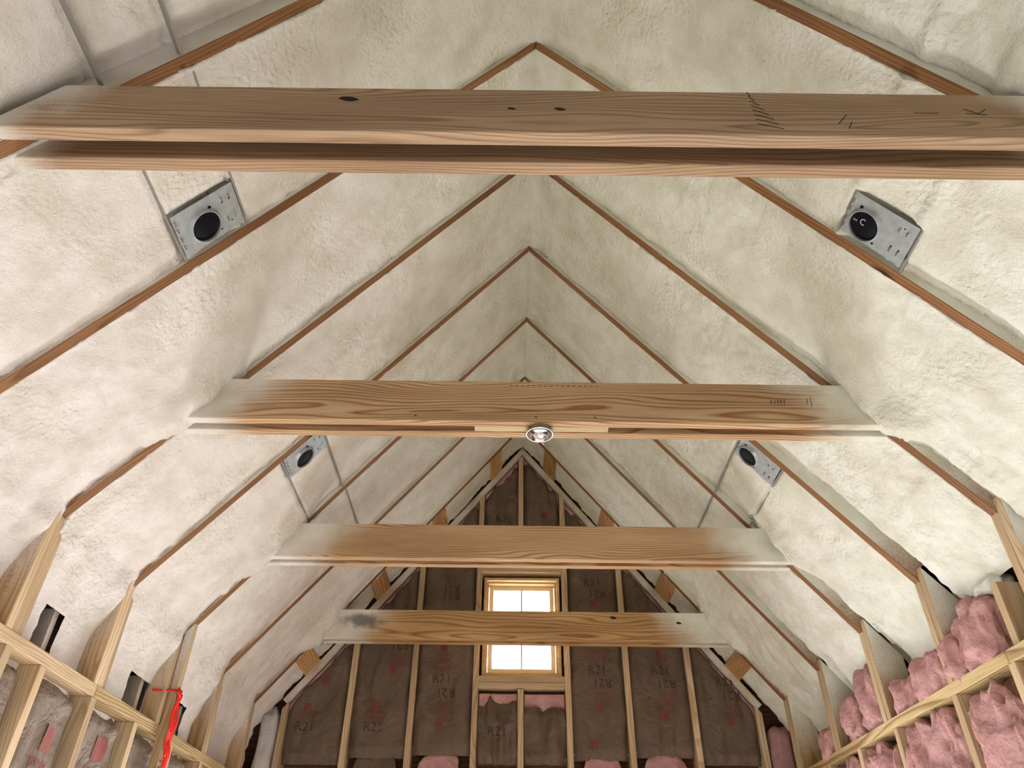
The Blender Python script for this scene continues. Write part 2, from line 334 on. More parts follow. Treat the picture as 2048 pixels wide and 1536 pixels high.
# ------------------------------------------------------------------ spray foam, bay by bay
LIGHTS = [(-1, -.992, 1.577), (1, 1.183, 1.578), (-1, -.985, 3.014), (1, 1.178, 3.014)]   # side, x, y of the housings
def profile(s, step):
    w = (RX-XL) if s < 0 else (XR-RX)
    uk = w+(.075 if s < 0 else .17)                           # where the foam turns down behind the studs
    zl = (PL if s < 0 else PR)-.06-ZR
    pts = []; tot = uk*NS; n = int(tot/step)
    for i in range(n): u = uk*i/n; pts.append((u, -M*u))
    nz = int((-M*uk-zl)/step)
    for i in range(nz+1): pts.append((uk, -M*uk+(zl+M*uk)*i/nz))
    P = np.array(pts); k = int(.10/step)
    Q = P.copy()
    for i in range(k, len(P)-k): Q[i] = P[i-k:i+k+1].mean(0)
    return Q, w
def foam_bay(b, ya, yb, s, step=.0125, coarse=False):
    P, w = profile(s, step); nt = len(P)
    ny = max(4, int((yb-ya)/step)+1)
    tan = np.gradient(P, axis=0); tan /= np.linalg.norm(tan, axis=1)[:, None]
    nx_, nz_ = tan[:, 1], -tan[:, 0]                          # inward normal in (u,z)
    U = P[:, 0][:, None]+np.zeros((1, ny)); Z = P[:, 1][:, None]+np.zeros((1, ny))
    v = np.linspace(0, 1, ny); Y = (ya+(yb-ya)*v)[None, :]+np.zeros((nt, 1))
    tt = np.arange(nt)[:, None]*step+np.zeros((1, ny)); sd = 50*(b+5)+(7 if s > 0 else 0)
    rough = 1.0 if s > 0 else .6
    X = RX+s*U
    de = (yb-Y); dn_ = (Y-ya)
    # slow swell, medium lumps, small folds
    d = .010+.010*fbm(X*3, Y*3, Z*3, 2, sd)+.0065*rough*fbm(X*11, Y*11, Z*11, 2, sd+3)
    patch = sm(-.15, .35, fbm(X*2.2, Y*2.2, Z*2.2, 2, sd+9))
    ridg = 1-np.abs(fbm(X*26, Y*26, Z*26, 2, sd+5))*2
    d -= .0075*rough*ridg*patch-.004*rough*patch
    kn = sm(w-.55, w-.05, U)                                  # rougher, fatter foam towards the knee wall
    d -= kn*sm(0, .09, np.minimum(de, dn_)+.012)*(.010+.010*rough*(1-np.abs(fbm(X*15, Y*15, Z*15, 3, sd+8))*2.2))
    # far edge: falls back from the room face of the rafter
    tgt = {(-1, 0): .045, (1, 0): .02, (-1, 1): .012, (1, 1): .016, (1, 2): .016, (1, 3): .016, (1, 4): .014, (1, 5): .014, (-1, 2): .012}.get((s, b), .01)
    edge = tgt*sm(.09, .0, de)
    if s > 0 and b in (3, 4, 5): edge = edge+{3: .085, 4: .06, 5: .05}[b]*sm(.9-.15*(b > 3), 1.5, U)*sm(.10+.02*fbm(tt*5, Y, 0, 2, sd), .05, de)
    if s > 0 and b in (1, 2): edge = edge+.03*sm(.9, 1.5, U)*sm(.06, .02, de)
    if b == 0: d += .03 if s < 0 else .012
    d += edge
    # ragged lip over the rafters
    lip = sm(.018, .0, dn_)+(sm(.012, .0, de) if tgt < .02 else 0*de)
    d -= lip*(.006+.012*fbm(tt*22, Y*0, b, 2, sd+4))*(1 if b else .3)
    if b in (2, 4, 6): d -= .055*sm(.17, .04, de)*sm(UT-.10, UT+.08, U)*sm(UB+.10, UB+.0, U)*(1+.5*fbm(X*12, Y*12, Z*12, 2, sd+21))
    if s < 0 and 0 < b < 7:                                   # foam creeps forward over the flank of the knee studs
        zz = Z+ZR-PL; hide = sm(.10, .33, zz+.05*fbm(zz*6, Y*0, 0, 2, sd)); bel = sm(w-.03, w+.05, U)
        d -= bel*(.050*sm(.16, .03, de)*hide+.03*sm(0, .12, de)*hide)
    # bars of the light housings leave a straight crease
    bars = {(-1, 0): (-1.072, -.924), (1, 0): (1.109, 1.25), (-1, 1): (-1.072, -.922), (1, 1): (1.11, 1.253),
            (-1, 4): (-1.066, -.91), (1, 4): (1.098, 1.245), (-1, 5): (-.90,), (1, 5): (1.098,)}.get((s, b), ())
    for bx in bars:
        q_ = np.abs(X-bx)*NS
        fl = .0 if b else 1.0
        rise = .022 if s > 0 and b < 2 else .004
        d -= rise*sm(.035, .006, q_)*(.7+.3*fbm(Y*6, X, 0, 2, sd+2))
        if s < 0 or b > 3: d += .012*sm(.011, .004, np.abs(q_))
    for (ls, lx, ly) in LIGHTS:                               # pockets round the housings
        if ls == s and abs((ya+yb)/2-ly) < .4:
            du = np.abs(X-lx)*NS; dy = np.abs(Y-ly)
            d += .030*sm(.130, .116, du)*sm(.090, .078, dy)
    # pulled-away cracks: (side, bay, u0,y0,u1,y1, width, depth)
    for (cs, cb, u0, y0, u1, y1, wd, dp) in ((1, 2, 1.53, 2.70, 1.74, 2.79, .030, .12), (1, 3, 1.20, 2.89-.055+.61*0, 1.21, 2.84, .004, .03),
                                             (1, 5, 1.55, 3.95, 1.76, 4.0, .018, .08), (1, 4, 1.60, 3.38, 1.80, 3.42, .018, .08)):
        if cs == s and cb == b:
            ax_ = np.array([u1-u0, y1-y0]); Lc = np.hypot(*ax_); ax_ /= Lc
            al = (U-u0)*ax_[0]+(Y-y0)*ax_[1]; ac = -(U-u0)*ax_[1]+(Y-y0)*ax_[0]+.006*fbm(al*30, ac*0 if False else al*0, 0, 2, 5)
            prof = np.sqrt(np.clip(1-(2*al/Lc-1)**2, 0, 1))*wd
            d += dp*sm(1.25, .75, np.abs(ac)/np.maximum(prof, 1e-4))*(prof > 0)
    # at the ridge both slopes meet on one line
    wr = sm(0, .05, U)
    dr = .004+.010*fbm(Y*9, Y*0, 3, 3, 77+b)
    d = d*wr+dr*(1-wr)
    Ys = Y.copy()
    d = np.concatenate([np.full((nt, 1), .05), d, np.full((nt, 1), .05)], 1)
    ex = lambda A: np.concatenate([A[:, :1], A, A[:, -1:]], 1)
    X, Z, U, Y, wr, tt, de, dn_ = (ex(A) for A in (X, Z, U, Y, wr, tt, de, dn_)); ny += 2
    nu = (nx_[:, None]*wr+0*(1-wr))*s; nz = nz_[:, None]*wr+(-1)*(1-wr)
    # lateral: lip creeps over the rafter underside
    cre = np.zeros_like(Y)
    cre -= sm(.02, 0, dn_)*np.maximum(.0012+.009*fbm(tt*38, Y*0, 1, 3, sd+6), .0003)
    if tgt < .02: cre += sm(.014, 0, de)*np.maximum(.0022+.011*fbm(tt*38, Y*0, 2, 3, sd+7), .0004)
    cre *= (1-sm(w-.06, w-.02, U))
    Xo = X+nu*(-d); Zo = ZR+Z+nz*(-d); Yo = Y+cre
    V = np.stack([Xo, Yo, Zo], -1).reshape(-1, 3)
    keep = np.ones((nt-1, ny-1), bool)
    zc_ = (ZR+Z)[:-1, :-1]; yc = Y[:-1, :-1]
    for (hs, a0, a1, h0, h1) in HOLES:
        if hs == s: keep &= ~((yc > a0) & (yc < a1) & (zc_ > h0) & (zc_ < h1) & (U[:-1, :-1] > w-.02))
    f = grid_faces(nt, ny, keep)
    if s < 0: f = [t[::-1] for t in f]
    me = me_from(V, f, ['foam'], True); o = struct(link('ceiling', me)); o['label'] = 'cream spray foam on the %s roof slope between rafters' % ('left' if s < 0 else 'right')
    return o
# openings where the foam stops short behind the knee studs
HOLES = [(-1, 2.50, 2.63, 0, .945+CZ), (-1, 3.23, 3.44, 0, .935+CZ), (-1, 3.80, 3.90, 0, .94+CZ),
         (1, 2.33, 2.52, 0, 1.10+CZ)]
YB = [Y0-S]+[Y0+k*S for k in range(7)]
for s in (-1, 1):
    foam_bay(-1, -3.2, Y0-S+.01, s, .05)
    for b in range(7):
        foam_bay(b, YB[b]+(T if b else 0), YB[b+1], s)
    foam_bay(7, YB[7]+T, YG-.012, s)

# ------------------------------------------------------------------ rafters
RLAB = {0: 'held between the two boards of the nearest collar tie', 1: 'just beyond the nearest collar tie, a light housing against it',
        2: 'held between the two boards of the second collar tie', 3: 'first one behind the second collar tie, a light housing against it',
        4: 'held between the two boards of the third collar tie', 5: 'between the third and the farthest collar tie',
        6: 'held by the farthest collar tie beside the gable wall'}
for s in (-1, 1):
    w = (RX-XL) if s < 0 else (XR-RX)
    for k in range(7):
        y = Y0+k*S; Lr = (w+.30)*NS
        dn = Vector((s, 0, -M)).normalized(); nn = Vector((s*M, 0, 1)).normalized()
        mw = frame((RX, y+T/2, ZR), dn, nn)
        D = .235; c = D/ M                                    # plumb cut at the ridge
        Lk = w*NS; back = .12                                 # heel cut above the knee wall
        poly = [(0, 0), (Lk+back, 0), (Lk+back+.1, D), (-D*M, D)] if False else [(0, 0), (Lk+back, 0), (Lk+back, D), (D*M*-1 if False else D*(-1)*0 - D*0 + D*0, D)]
        # ridge plumb cut: the upper corner lies above the lower one, i.e. shifted up-slope's opposite
        poly = [(0, 0), (Lk+back, 0), (Lk+back, D), (D*(-1.0)*(-M), D)] if False else [(0, 0), (Lk+back, 0), (Lk+back, D), (M*D, D)]
        o = prism('rafter', mw, poly, -T/2, T/2, ['rafter', 'rafter_side'], bev=.002, side=1)
        dist = ['brown'][0]
        tag(o, '%s brown pine rafter %s' % ('left' if s < 0 else 'right', RLAB[k]), 'rafter', 'rafters of the %s roof slope' % ('left' if s < 0 else 'right'))

# ------------------------------------------------------------------ collar ties (two boards clamp a rafter pair)
ORD = {0: 'nearest', 2: 'second', 4: 'third', 6: 'farthest'}
def curve_pts_mesh(strokes, r, y, flip=1):
    """thin raised strokes on a vertical face; strokes are (x0,z0,x1,z1)"""
    V = []; F = []
    for (x0, z0, x1, z1) in strokes:
        d = Vector((x1-x0, z1-z0)); d.normalize(); n = Vector((-d.y, d.x))*r; i = len(V)
        for yy in (y, y-.0006):
            V += [(x0+n.x, yy, z0+n.y), (x1+n.x, yy, z1+n.y), (x1-n.x, yy, z1-n.y), (x0-n.x, yy, z0-n.y)]
        F += [(i+4, i+5, i+6, i+7), (i, i+4, i+7, i+3), (i+1, i+2, i+6, i+5), (i, i+1, i+5, i+4), (i+3, i+7, i+6, i+2)]
    return V, F
for k in (0, 2, 4, 6):
    for ply, (ya, yb) in enumerate(((-T, 0), (T, 2*T))):
        if k == 6 and ply == 1: pass
        y = Y0+k*S; mw = frame((RX, y, ZC), (1, 0, 0), (0, 0, 1))
        e = .05
        if (k, ply) == (0, 1): ya, yb = ya+.010, yb+.010
        poly = [(-UB-e, 0), (UB+e, 0), (UT+e, HC), (-UT-e, HC)]
        o = prism('collar_tie', mw, poly, ya, yb, ['tie%d' % k], bev=.0025)
        lab = {(0, 0): 'near board of the nearest collar tie, grey-brown with pale underside, spanning the whole top',
               (0, 1): 'far board of the nearest collar tie, dark reddish face behind its twin',
               (2, 0): 'near board of the second collar tie, wavy grain, foam-misted ends, stamps at right',
               (2, 1): 'far board of the second collar tie, behind the junction box',
               (4, 0): 'near board of the third collar tie, straight grain, foam-misted ends',
               (4, 1): 'far board of the third collar tie, a thin strip below its twin',
               (6, 0): 'near board of the farthest collar tie, crossing in front of the window',
               (6, 1): 'far board of the farthest collar tie, nearest to the window'}[(k, ply)]
        tag(o, lab, 'collar tie', 'paired collar tie boards')
        for (kx, kz, kr) in {(0, 0): ((-.51, .135, .014), (.02, .10, .008), (-.10, .10, .006)), (6, 0): ((.58, .148, .012), (1.0, .118, .010)), (2, 0): ((-.45, .02, .003), (.0, .02, .003), (.22, .02, .003))}.get((k, ply), ()):
            V = [(kx+1.7*kr*math.cos(t_*.4488+.3)*(1+.2*math.sin(3*t_)), -T-.0006, kz+kr*.75*math.sin(t_*.4488)) for t_ in range(14)]
            V += [(v[0], -T+.001, v[2]) for v in V]
            link('knot', me_from(V, [tuple(range(14))]+[(t_, (t_+1) % 14, 14+(t_+1) % 14, 14+t_) for t_ in range(14)], ['dark']), o, mw)
        if (k, ply) == (2, 0):
            st = []
            for i, (cx, cz, n, h) in enumerate(((.92, .10, 5, .045), (1.06, .105, 2, .05), (1.29, .11, 3, .05))):
                for j in range(n):
                    x = cx+j*.013-.03+(.004*rng.random()); hh = h*(.5+.5*rng.random())
                    st.append((x, cz-hh/2, x+.004, cz+hh/2))
                    if i != 1: st.append((x-.002, cz+hh/2-.012, x+.009, cz+hh/2-.010))
            for j in range(16):
                x = -.10+j*.022; st.append((x, .163+.004*rng.random(), x+.012, .165+.006*rng.random()))
            V, F = curve_pts_mesh(st, .0013, -T-.0001); link('stamp_lettering', me_from(V, F, ['stamp']), o, mw)
        if (k, ply) == (0, 0):
            st = [(.70, .05, .73, .09), (.72, .03, .735, .06), (.9, .10, .96, .10), (1.03, .12, 1.06, .10), (1.06, .10, 1.085, .12), (1.03, .1, 1.08, .095)]
            st += [(.50, .186-.02*j, .505+.008*j, .186-.02*(j+1)) for j in range(8)]
            V, F = curve_pts_mesh(st, .0012, -T-.0001); link('pencil_marking', me_from(V, F, ['marker']), o, mw)
blk = box('wood_block', (-.140, Y0+2*S+T-.036+.0, ZC+.003), (.366, Y0+2*S+T-.001, ZC+.09), ['stud'], grain='x')
tag(blk, 'short pale wood block between the boards of the second collar tie, carrying the junction box', 'wood block')

# ------------------------------------------------------------------ junction box with wires, hung under the block
def lathe(prof, n=40, smooth=True):
    V = []; F = []; m = len(prof)
    for i in range(n):
        a = 2*math.pi*i/n
        for r, z in prof: V.append((r*math.cos(a), r*math.sin(a), z))
    for i in range(n):
        for j in range(m-1):
            a = i*m+j; b = ((i+1) % n)*m+j; F.append((a, b, b+1, a+1))
    return V, F
def tube(pts, r, n=8, closed=False):
    V = []; F = []; P = [Vector(p) for p in pts]; prev = None
    for i, p in enumerate(P):
        t = (P[min(i+1, len(P)-1)]-P[max(i-1, 0)]).normalized()
        a = Vector((0, 0, 1)) if abs(t.z) < .9 else Vector((1, 0, 0))
        if prev is None: u = t.cross(a).normalized()
        else: u = (prev-t*prev.dot(t)).normalized()
        prev = u; w_ = t.cross(u)
        for j in range(n): q_ = 2*math.pi*j/n; V.append(p+u*(r*math.cos(q_))+w_*(r*math.sin(q_)))
    for i in range(len(P)-1):
        for j in range(n): F.append((i*n+j, i*n+(j+1) % n, (i+1)*n+(j+1) % n, (i+1)*n+j))
    F.append(tuple(range(n))[::-1]); F.append(tuple((len(P)-1)*n+j for j in range(n)))
    return V, F
mw = Matrix.Translation((.106, 2.309, ZC))
jb = empty('junction_box', mw)
tag(jb, 'round shiny steel junction box with loose wires under the second collar tie', 'junction box')
V, F = lathe([(.0005, -.001), (.046, -.001), (.0485, -.003), (.0485, -.019), (.052, -.0205), (.052, -.022), (.0465, -.022), (.0465, -.0035), (.0005, -.0035)])
link('pan', me_from(V, F, ['chrome'], True), jb, mw)
V = []; F = []
for (cx, cy, r) in ((.02, .015, .009), (-.024, .012, .006), (-.01, -.028, .005), (.03, -.015, .004)):
    V, F = tube([(cx, cy, -.0036), (cx, cy, -.0052)], r, 12); link('knockout', me_from(V, F, ['black']), jb, mw)
V = []; F = []
for ph, rr_, zz in ((0, .026, -.024), (1.0, .021, -.028), (2.1, .017, -.02)):
    v, f = tube([(rr_*math.cos(ph+t_*.42)+.004, rr_*.8*math.sin(ph+t_*.42)+.002, zz-.002*math.sin(t_)) for t_ in range(13)], .0017); link('wire', me_from(v, f, ['wire'], True), jb, mw)
v, f = tube([(-.012, -.01, -.02), (-.014, -.02, -.034), (-.006, -.026, -.052), (.004, -.024, -.066), (.014, -.02, -.078)], .0019); link('wire', me_from(v, f, ['wire'], True), jb, mw)

# ------------------------------------------------------------------ text helper (lettering as flat raised meshes)
_tc = {}
def text_mesh(body):
    if body in _tc: return _tc[body]
    c = bpy.data.curves.new('t', 'FONT'); c.body = body; c.size = 1; c.resolution_u = 2; c.align_x = 'CENTER'; c.align_y = 'CENTER'
    o = bpy.data.objects.new('t', c); COL.objects.link(o); bpy.context.view_layer.update()
    me = bpy.data.meshes.new_from_object(o); V = [v.co.copy() for v in me.vertices]; F = [tuple(p.vertices) for p in me.polygons]
    bpy.data.objects.remove(o); bpy.data.meshes.remove(me); _tc[body] = (V, F); return _tc[body]

# ------------------------------------------------------------------ recessed light housings
def housing(s, lx, ly, up, label, mark):
    dn = Vector((s, 0, -M)).normalized(); nin = Vector((-s*M, 0, -1)).normalized()
    org = Vector((lx, ly, roof(lx)))
    # local: X down the slope, Z into the room
    mw = frame(org, dn, nin)
    root = empty('recessed_light', mw); tag(root, label, 'recessed light', 'recessed light housings')
    hy = .078; hx = .117; sy = 1 if mw.col[1][1] > 0 else -1
    cx = .019 if up < 0 else -.045; cy = .014*sy
    # plate with rolled edges
    prism('mounting_plate', mw, [(-hx, -.003), (hx, -.003), (hx, 0), (-hx, 0)], -hy, hy, ['galv'], root, .0008)
    V, F = lathe([(.0515, -.06), (.0515, .012), (.0525, .0135), (.0545, .0125), (.0565, .002), (.060, .0008), (.060, -.002)], 48)
    V = [(v[0]+cx, v[1]+cy, v[2]) for v in V]; link('collar_ring', me_from(V, F, ['galv'], True), root, mw)
    V, F = lathe([(.0001, .0045), (.049, .0045), (.0513, .0035), (.0513, -.05)], 48)
    V = [(v[0]+cx, v[1]+cy, v[2]) for v in V]; link('cap', me_from(V, F, ['black'], True), root, mw)
    V, F = lathe([(.0001, -.0035), (.056, -.0035), (.056, -.075), (.0001, -.075)], 24)
    V = [(v[0]+cx, v[1]+cy, v[2]) for v in V]; link('can', me_from(V, F, ['galv_dull'], True), root, mw)
    # junction box behind the plate
    prism('wiring_box', mw, [(-hx+.005, -.05), (hx-.16, -.05), (hx-.16, -.0035), (-hx+.005, -.0035)] if cx > 0 else [(.03, -.05), (hx-.005, -.05), (hx-.005, -.0035), (.03, -.0035)], -hy+.01, hy-.01, ['galv_dull'], root, .001)
    tx = -1 if cx > 0 else 1                                  # end with the slots
    V = []; F = []
    def bx(x0, y0, x1, y1, z0, z1):
        i = len(V); V.extend([(x0, y0, z0), (x1, y0, z0), (x1, y1, z0), (x0, y1, z0), (x0, y0, z1), (x1, y0, z1), (x1, y1, z1), (x0, y1, z1)])
        F.extend([(i, i+3, i+2, i+1), (i+4, i+5, i+6, i+7), (i, i+1, i+5, i+4), (i+1, i+2, i+6, i+5), (i+2, i+3, i+7, i+6), (i+3, i, i+4, i+7)])
    for a, b in [(tx*a, b) for a in (.062, .09) for b in (-.042, .038)]+[(-tx*(hx-.006), b) for b in (-.05, -.02, .015, .045)]:
        V = []; F = []; bx(a-.0035, b-.007, a+.0035, b+.007, .0, .0045); link('raised_tab', me_from(V, F, ['chrome']), root, mw)
    for a, b, r in ((cx-.035, cy-.052*sy, .006), (cx+.05*tx*-1*0+.048*tx, cy+.045*sy, .004), (tx*.062, -.030, .003), (tx*.09, -.030, .003), (tx*.075, .05, .0025)):
        V, F = tube([(a, b, -.001), (a, b, .0012)], r, 10); link('screw_hole', me_from(V, F, ['black']), root, mw)
    if mark:
        V = []; F = []
        for body, sz, ox, oy in (('C', .034, -.010, -.008), ('CMI', .011, -.036, -.002)):
            v, f = text_mesh(body); i = len(V)
            # letters run along the room, tops uphill
            for p in v:
                V.append((cx+ox+p.x*sz*.8, cy+(oy-p.y*sz)*sy, .0050))
            F += [tuple(q_+i for q_ in t) for t in f]
        link('lettering', me_from(V, F, ['white_ink']), root, mw)
    # hanger bars reach from rafter to rafter
    k = int((ly-Y0)/S); ya, yb = Y0+k*S+T, Y0+(k+1)*S
    for bxp in (-.125, .125):
        prism('hanger_bar', mw, [(bxp-.003, -.02), (bxp+.003, -.02), (bxp+.003, -.004), (bxp-.003, -.004)], min((ya-ly)*sy, (yb-ly)*sy)+.001, max((ya-ly)*sy, (yb-ly)*sy)-.001, ['galv_dull'], root, .0005)
    return root
housing(-1, -.992, 1.577, -1, 'steel recessed light housing on the left slope, just beyond the nearest collar tie', False)
housing(1, 1.183, 1.578, 1, 'steel recessed light housing on the right slope with white C lettering on its black cap', True)
housing(-1, -.985, 3.014, -1, 'smaller-looking recessed light housing on the left slope, just beyond the second collar tie', False)
housing(1, 1.178, 3.014, 1, 'smaller-looking recessed light housing on the right slope, just beyond the second collar tie', False)
# loose hanger bars in the nearest bay and past the far housings
def bar(s, x, ya, yb, label):
    dn = Vector((s, 0, -M)).normalized(); nn = Vector((s*M, 0, 1)).normalized()
    mw = frame((x, (ya+yb)/2, roof(x)), (0, 1, 0), nn); h = (yb-ya)/2
    o = prism('hanger_bar', mw, [(-h, .004), (h, .004), (h, .024), (-h, .024)], -.003, .003, ['galv_dull'], bev=.0005)
    tag(o, label, 'metal bar', 'metal hanger bars in the foam')
bar(-1, -1.072, Y0-S+.002, Y0-.002, 'grey metal hanger bar in the foam, leftmost in the top left corner')
bar(-1, -.924, Y0-S+.002, Y0-.002, 'grey metal hanger bar in the foam, second from left in the top left corner')
bar(-1, -.90, Y0+4*S+T+.002, Y0+5*S-.002, 'thin hanger bar in the foam left, just before the third collar tie')
bar(1, 1.098, Y0+4*S+T+.002, Y0+5*S-.002, 'thin hanger bar in the foam right, just before the third collar tie')

# ------------------------------------------------------------------ knee walls
def knee_studs(s):
    x0 = XL if s < 0 else XR; pt = PL if s < 0 else PR
    for k in range(1, 7):
        y = Y0+k*S; dep = .089 if s < 0 else .14
        ztop = roof(x0)
        side = 'left' if s < 0 else 'right'
        where = {1: 'nearest', 2: 'first one in view', 3: 'second in view', 4: 'third in view', 5: 'fourth in view', 6: 'last one at the gable'}[k]
        plies = ((-T-.004, -.004, 0), (.001, T+.001, .006), (T+.006, 2*T+.002, .016)) if s < 0 else ((-T-.001, -.001, .002), (.001, T+.001, 0))
        if k == 6: plies = plies[:2]
        for i, (a, b, off) in enumerate(plies):
            full = (s < 0 and k == 4 and i == 1)
            xa, xb = sorted((x0+s*off-(s*.0), x0+s*dep))
            if full: xa, xb = XL-.0005, XL+.037
            z0 = pt+.0005 if not full else .001
            # top cut follows the rafter
            zf = roof(xb if s < 0 else xa); zb_ = roof(xa if s < 0 else xb)
            if i == 0 and s > 0 or i != 1 and s < 0: zf -= 0; 
            mwz = frame(((xa+xb)/2, y+(a+b)/2, (z0+zf)/2), (0, 0, 1), (1, 0, 0)); h = (zf-z0)/2; w2 = (xb-xa)/2
            dz = M*2*w2
            # middle ply sits under the rafter; outer plies pass beside it
            if s < 0: poly = [(-h, -w2), (h-dz-.002, -w2), (h-.002, w2), (-h, w2)]
            else: poly = [(-h, -w2), (h-.002, -w2), (h-dz-.002, w2), (-h, w2)]
            if not (i == 1): poly = [(p[0]+(.05 if p[0] > 0 else 0), p[1]) for p in poly]
            if i == 2: poly = [(p[0]-(.06 if p[0] > 0 else 0), p[1]) for p in poly]
            o = prism('knee_stud', mwz, poly, -(b-a)/2, (b-a)/2, ['stud', 'stud_misted'], bev=.0015, side=1)
            lab = '%s knee wall upper stud, %s, %s' % (side, where, ['near board of its cluster', 'middle board under the rafter' if s < 0 else 'far board under the rafter', 'far board of its cluster'][i])
            if full: lab = 'long left knee wall stud in front of the plate, red ribbon tied round it'
            tag(o, lab, 'wall stud', 'upper studs of the %s knee wall' % side)
            if full:
                st = []
                def scrib(zc, seeds):
                    r_ = random.Random(seeds)
                    for j in range(6):
                        st.append((-.014+j*.005, zc-.006*r_.random(), -.012+j*.005+.003*r_.random(), zc+.008*r_.random()))
                scrib(0.0, 1); scrib(-.024, 2)
                V, F = curve_pts_mesh(st, .0007, 0)
                mm = frame((xb+.0002, y+(a+b)/2, .63+CZ), (0, 1, 0), (0, 0, 1))
                link('handwritten_lettering', me_from(V, F, ['marker']), o, mm)
    # plate
    segs = [(-1.0, Y0+3*S-.01+.0), (Y0+3*S-.007, Y0+6*S+.2)] if s < 0 else [(-1.0, 2.535), (2.538, YG-.01)]
    for i, (a, b) in enumerate(segs):
        if s < 0: b_ = min(b, YG-.01)
        else: b_ = b
        if s < 0 and i == 1: b_ = YG-.01
        xa, xb = sorted((x0, x0+s*.14))
        o = box('wall_plate', (xa, a, pt-.042), (xb, b_, pt), ['plate' if s > 0 or i else 'stud'], grain='y', bev=.002)
        tag(o, '%s knee wall top plate, %s length, running along under the upper studs' % (side, ['near', 'far'][i]), 'wall plate', 'top plates of the knee walls')
    # lower studs
    ys = [1.89, 2.29, 2.50, 2.88, 3.27, 3.68, 4.09, 4.50, 4.88] if s < 0 else [2.10, 2.51, 2.91, 3.44, 3.86, 4.27, 4.68]
    for i, yy in enumerate(ys):
        xa, xb = sorted((x0+s*.001, x0+s*.139))
        o = box('knee_stud', (xa, yy, .001), (xb, yy+T, pt-.0425), ['stud'])
        tag(o, '%s knee wall lower stud, %s under the top plate, counted from the viewer' % (side, ['first', 'second', 'third', 'fourth', 'fifth', 'sixth', 'seventh', 'eighth', 'ninth'][i]), 'wall stud', 'lower studs of the %s knee wall' % side)
    return ys
YSL = knee_studs(-1); YSR = knee_studs(1)
# short boards standing behind the plate at the foam openings
for (x, y, z1, lb) in ((-1.66, 2.60, .955, 'first'), (-1.66, 3.40, .95, 'second'), (-1.66, 3.89, .945, 'third')):
    o = box('short_board', (x-.05, y, PL+.001), (x+.03, y+.03, z1+CZ), ['board_misted'])
    tag(o, 'short foam-misted board end above the left plate, %s from the viewer, beside a dark gap' % lb, 'board', 'short board ends above the left plate')
o = box('short_board', (XR+.02, 2.47, PR+.001), (XR+.11, 2.508, PR+.22), ['stud']); tag(o, 'board behind pink insulation above the right plate, beside the black gap', 'board')
o = box('short_board', (XR+.03, 3.30, PR+.001), (XR+.10, 3.325, PR+.075), ['stud']); tag(o, 'small board end poking out of pink insulation above the right plate', 'board')

# ------------------------------------------------------------------ insulation batts
def text_block(items, place):
    """items: (body,size,x,z,rot180) ; place(x,z)->world point just off the paper"""
    V = []; F = []
    for (body, sz, x, z, rot) in items:
        i = len(V)
        if body == '#':
            n = 4; h = sz/2
            for a in range(n+1):
                for b in range(n+1): V.append(place(x-h+2*h*a/n*.0+2*h*a/n, z-h*1.1+2.2*h*b/n))
            F += [(i+a*(n+1)+b, i+(a+1)*(n+1)+b, i+(a+1)*(n+1)+b+1, i+a*(n+1)+b+1) for a in range(n) for b in range(n)]
        elif body == '_':
            V += [place(x-sz*.5+sz*j/6, z+dz) for j in range(7) for dz in (-.0012, .0012)]
            F += [(i+2*j, i+2*j+2, i+2*j+3, i+2*j+1) for j in range(6)]
        else:
            v, f = text_mesh(body)
            for p in v:
                a, b = p.x*sz, p.y*sz
                if rot: a, b = -a, -b
                V.append(place(x+a, z+b))
            F += [tuple(q_+i for q_ in t) for t in f]
    return V, F
COLS = ['#', 'PINK', 'FIBER', 'GLAS', '_', 'R21', '_', '~R21', '_', '~GLAS', '~FIBER', '~PINK', '#']
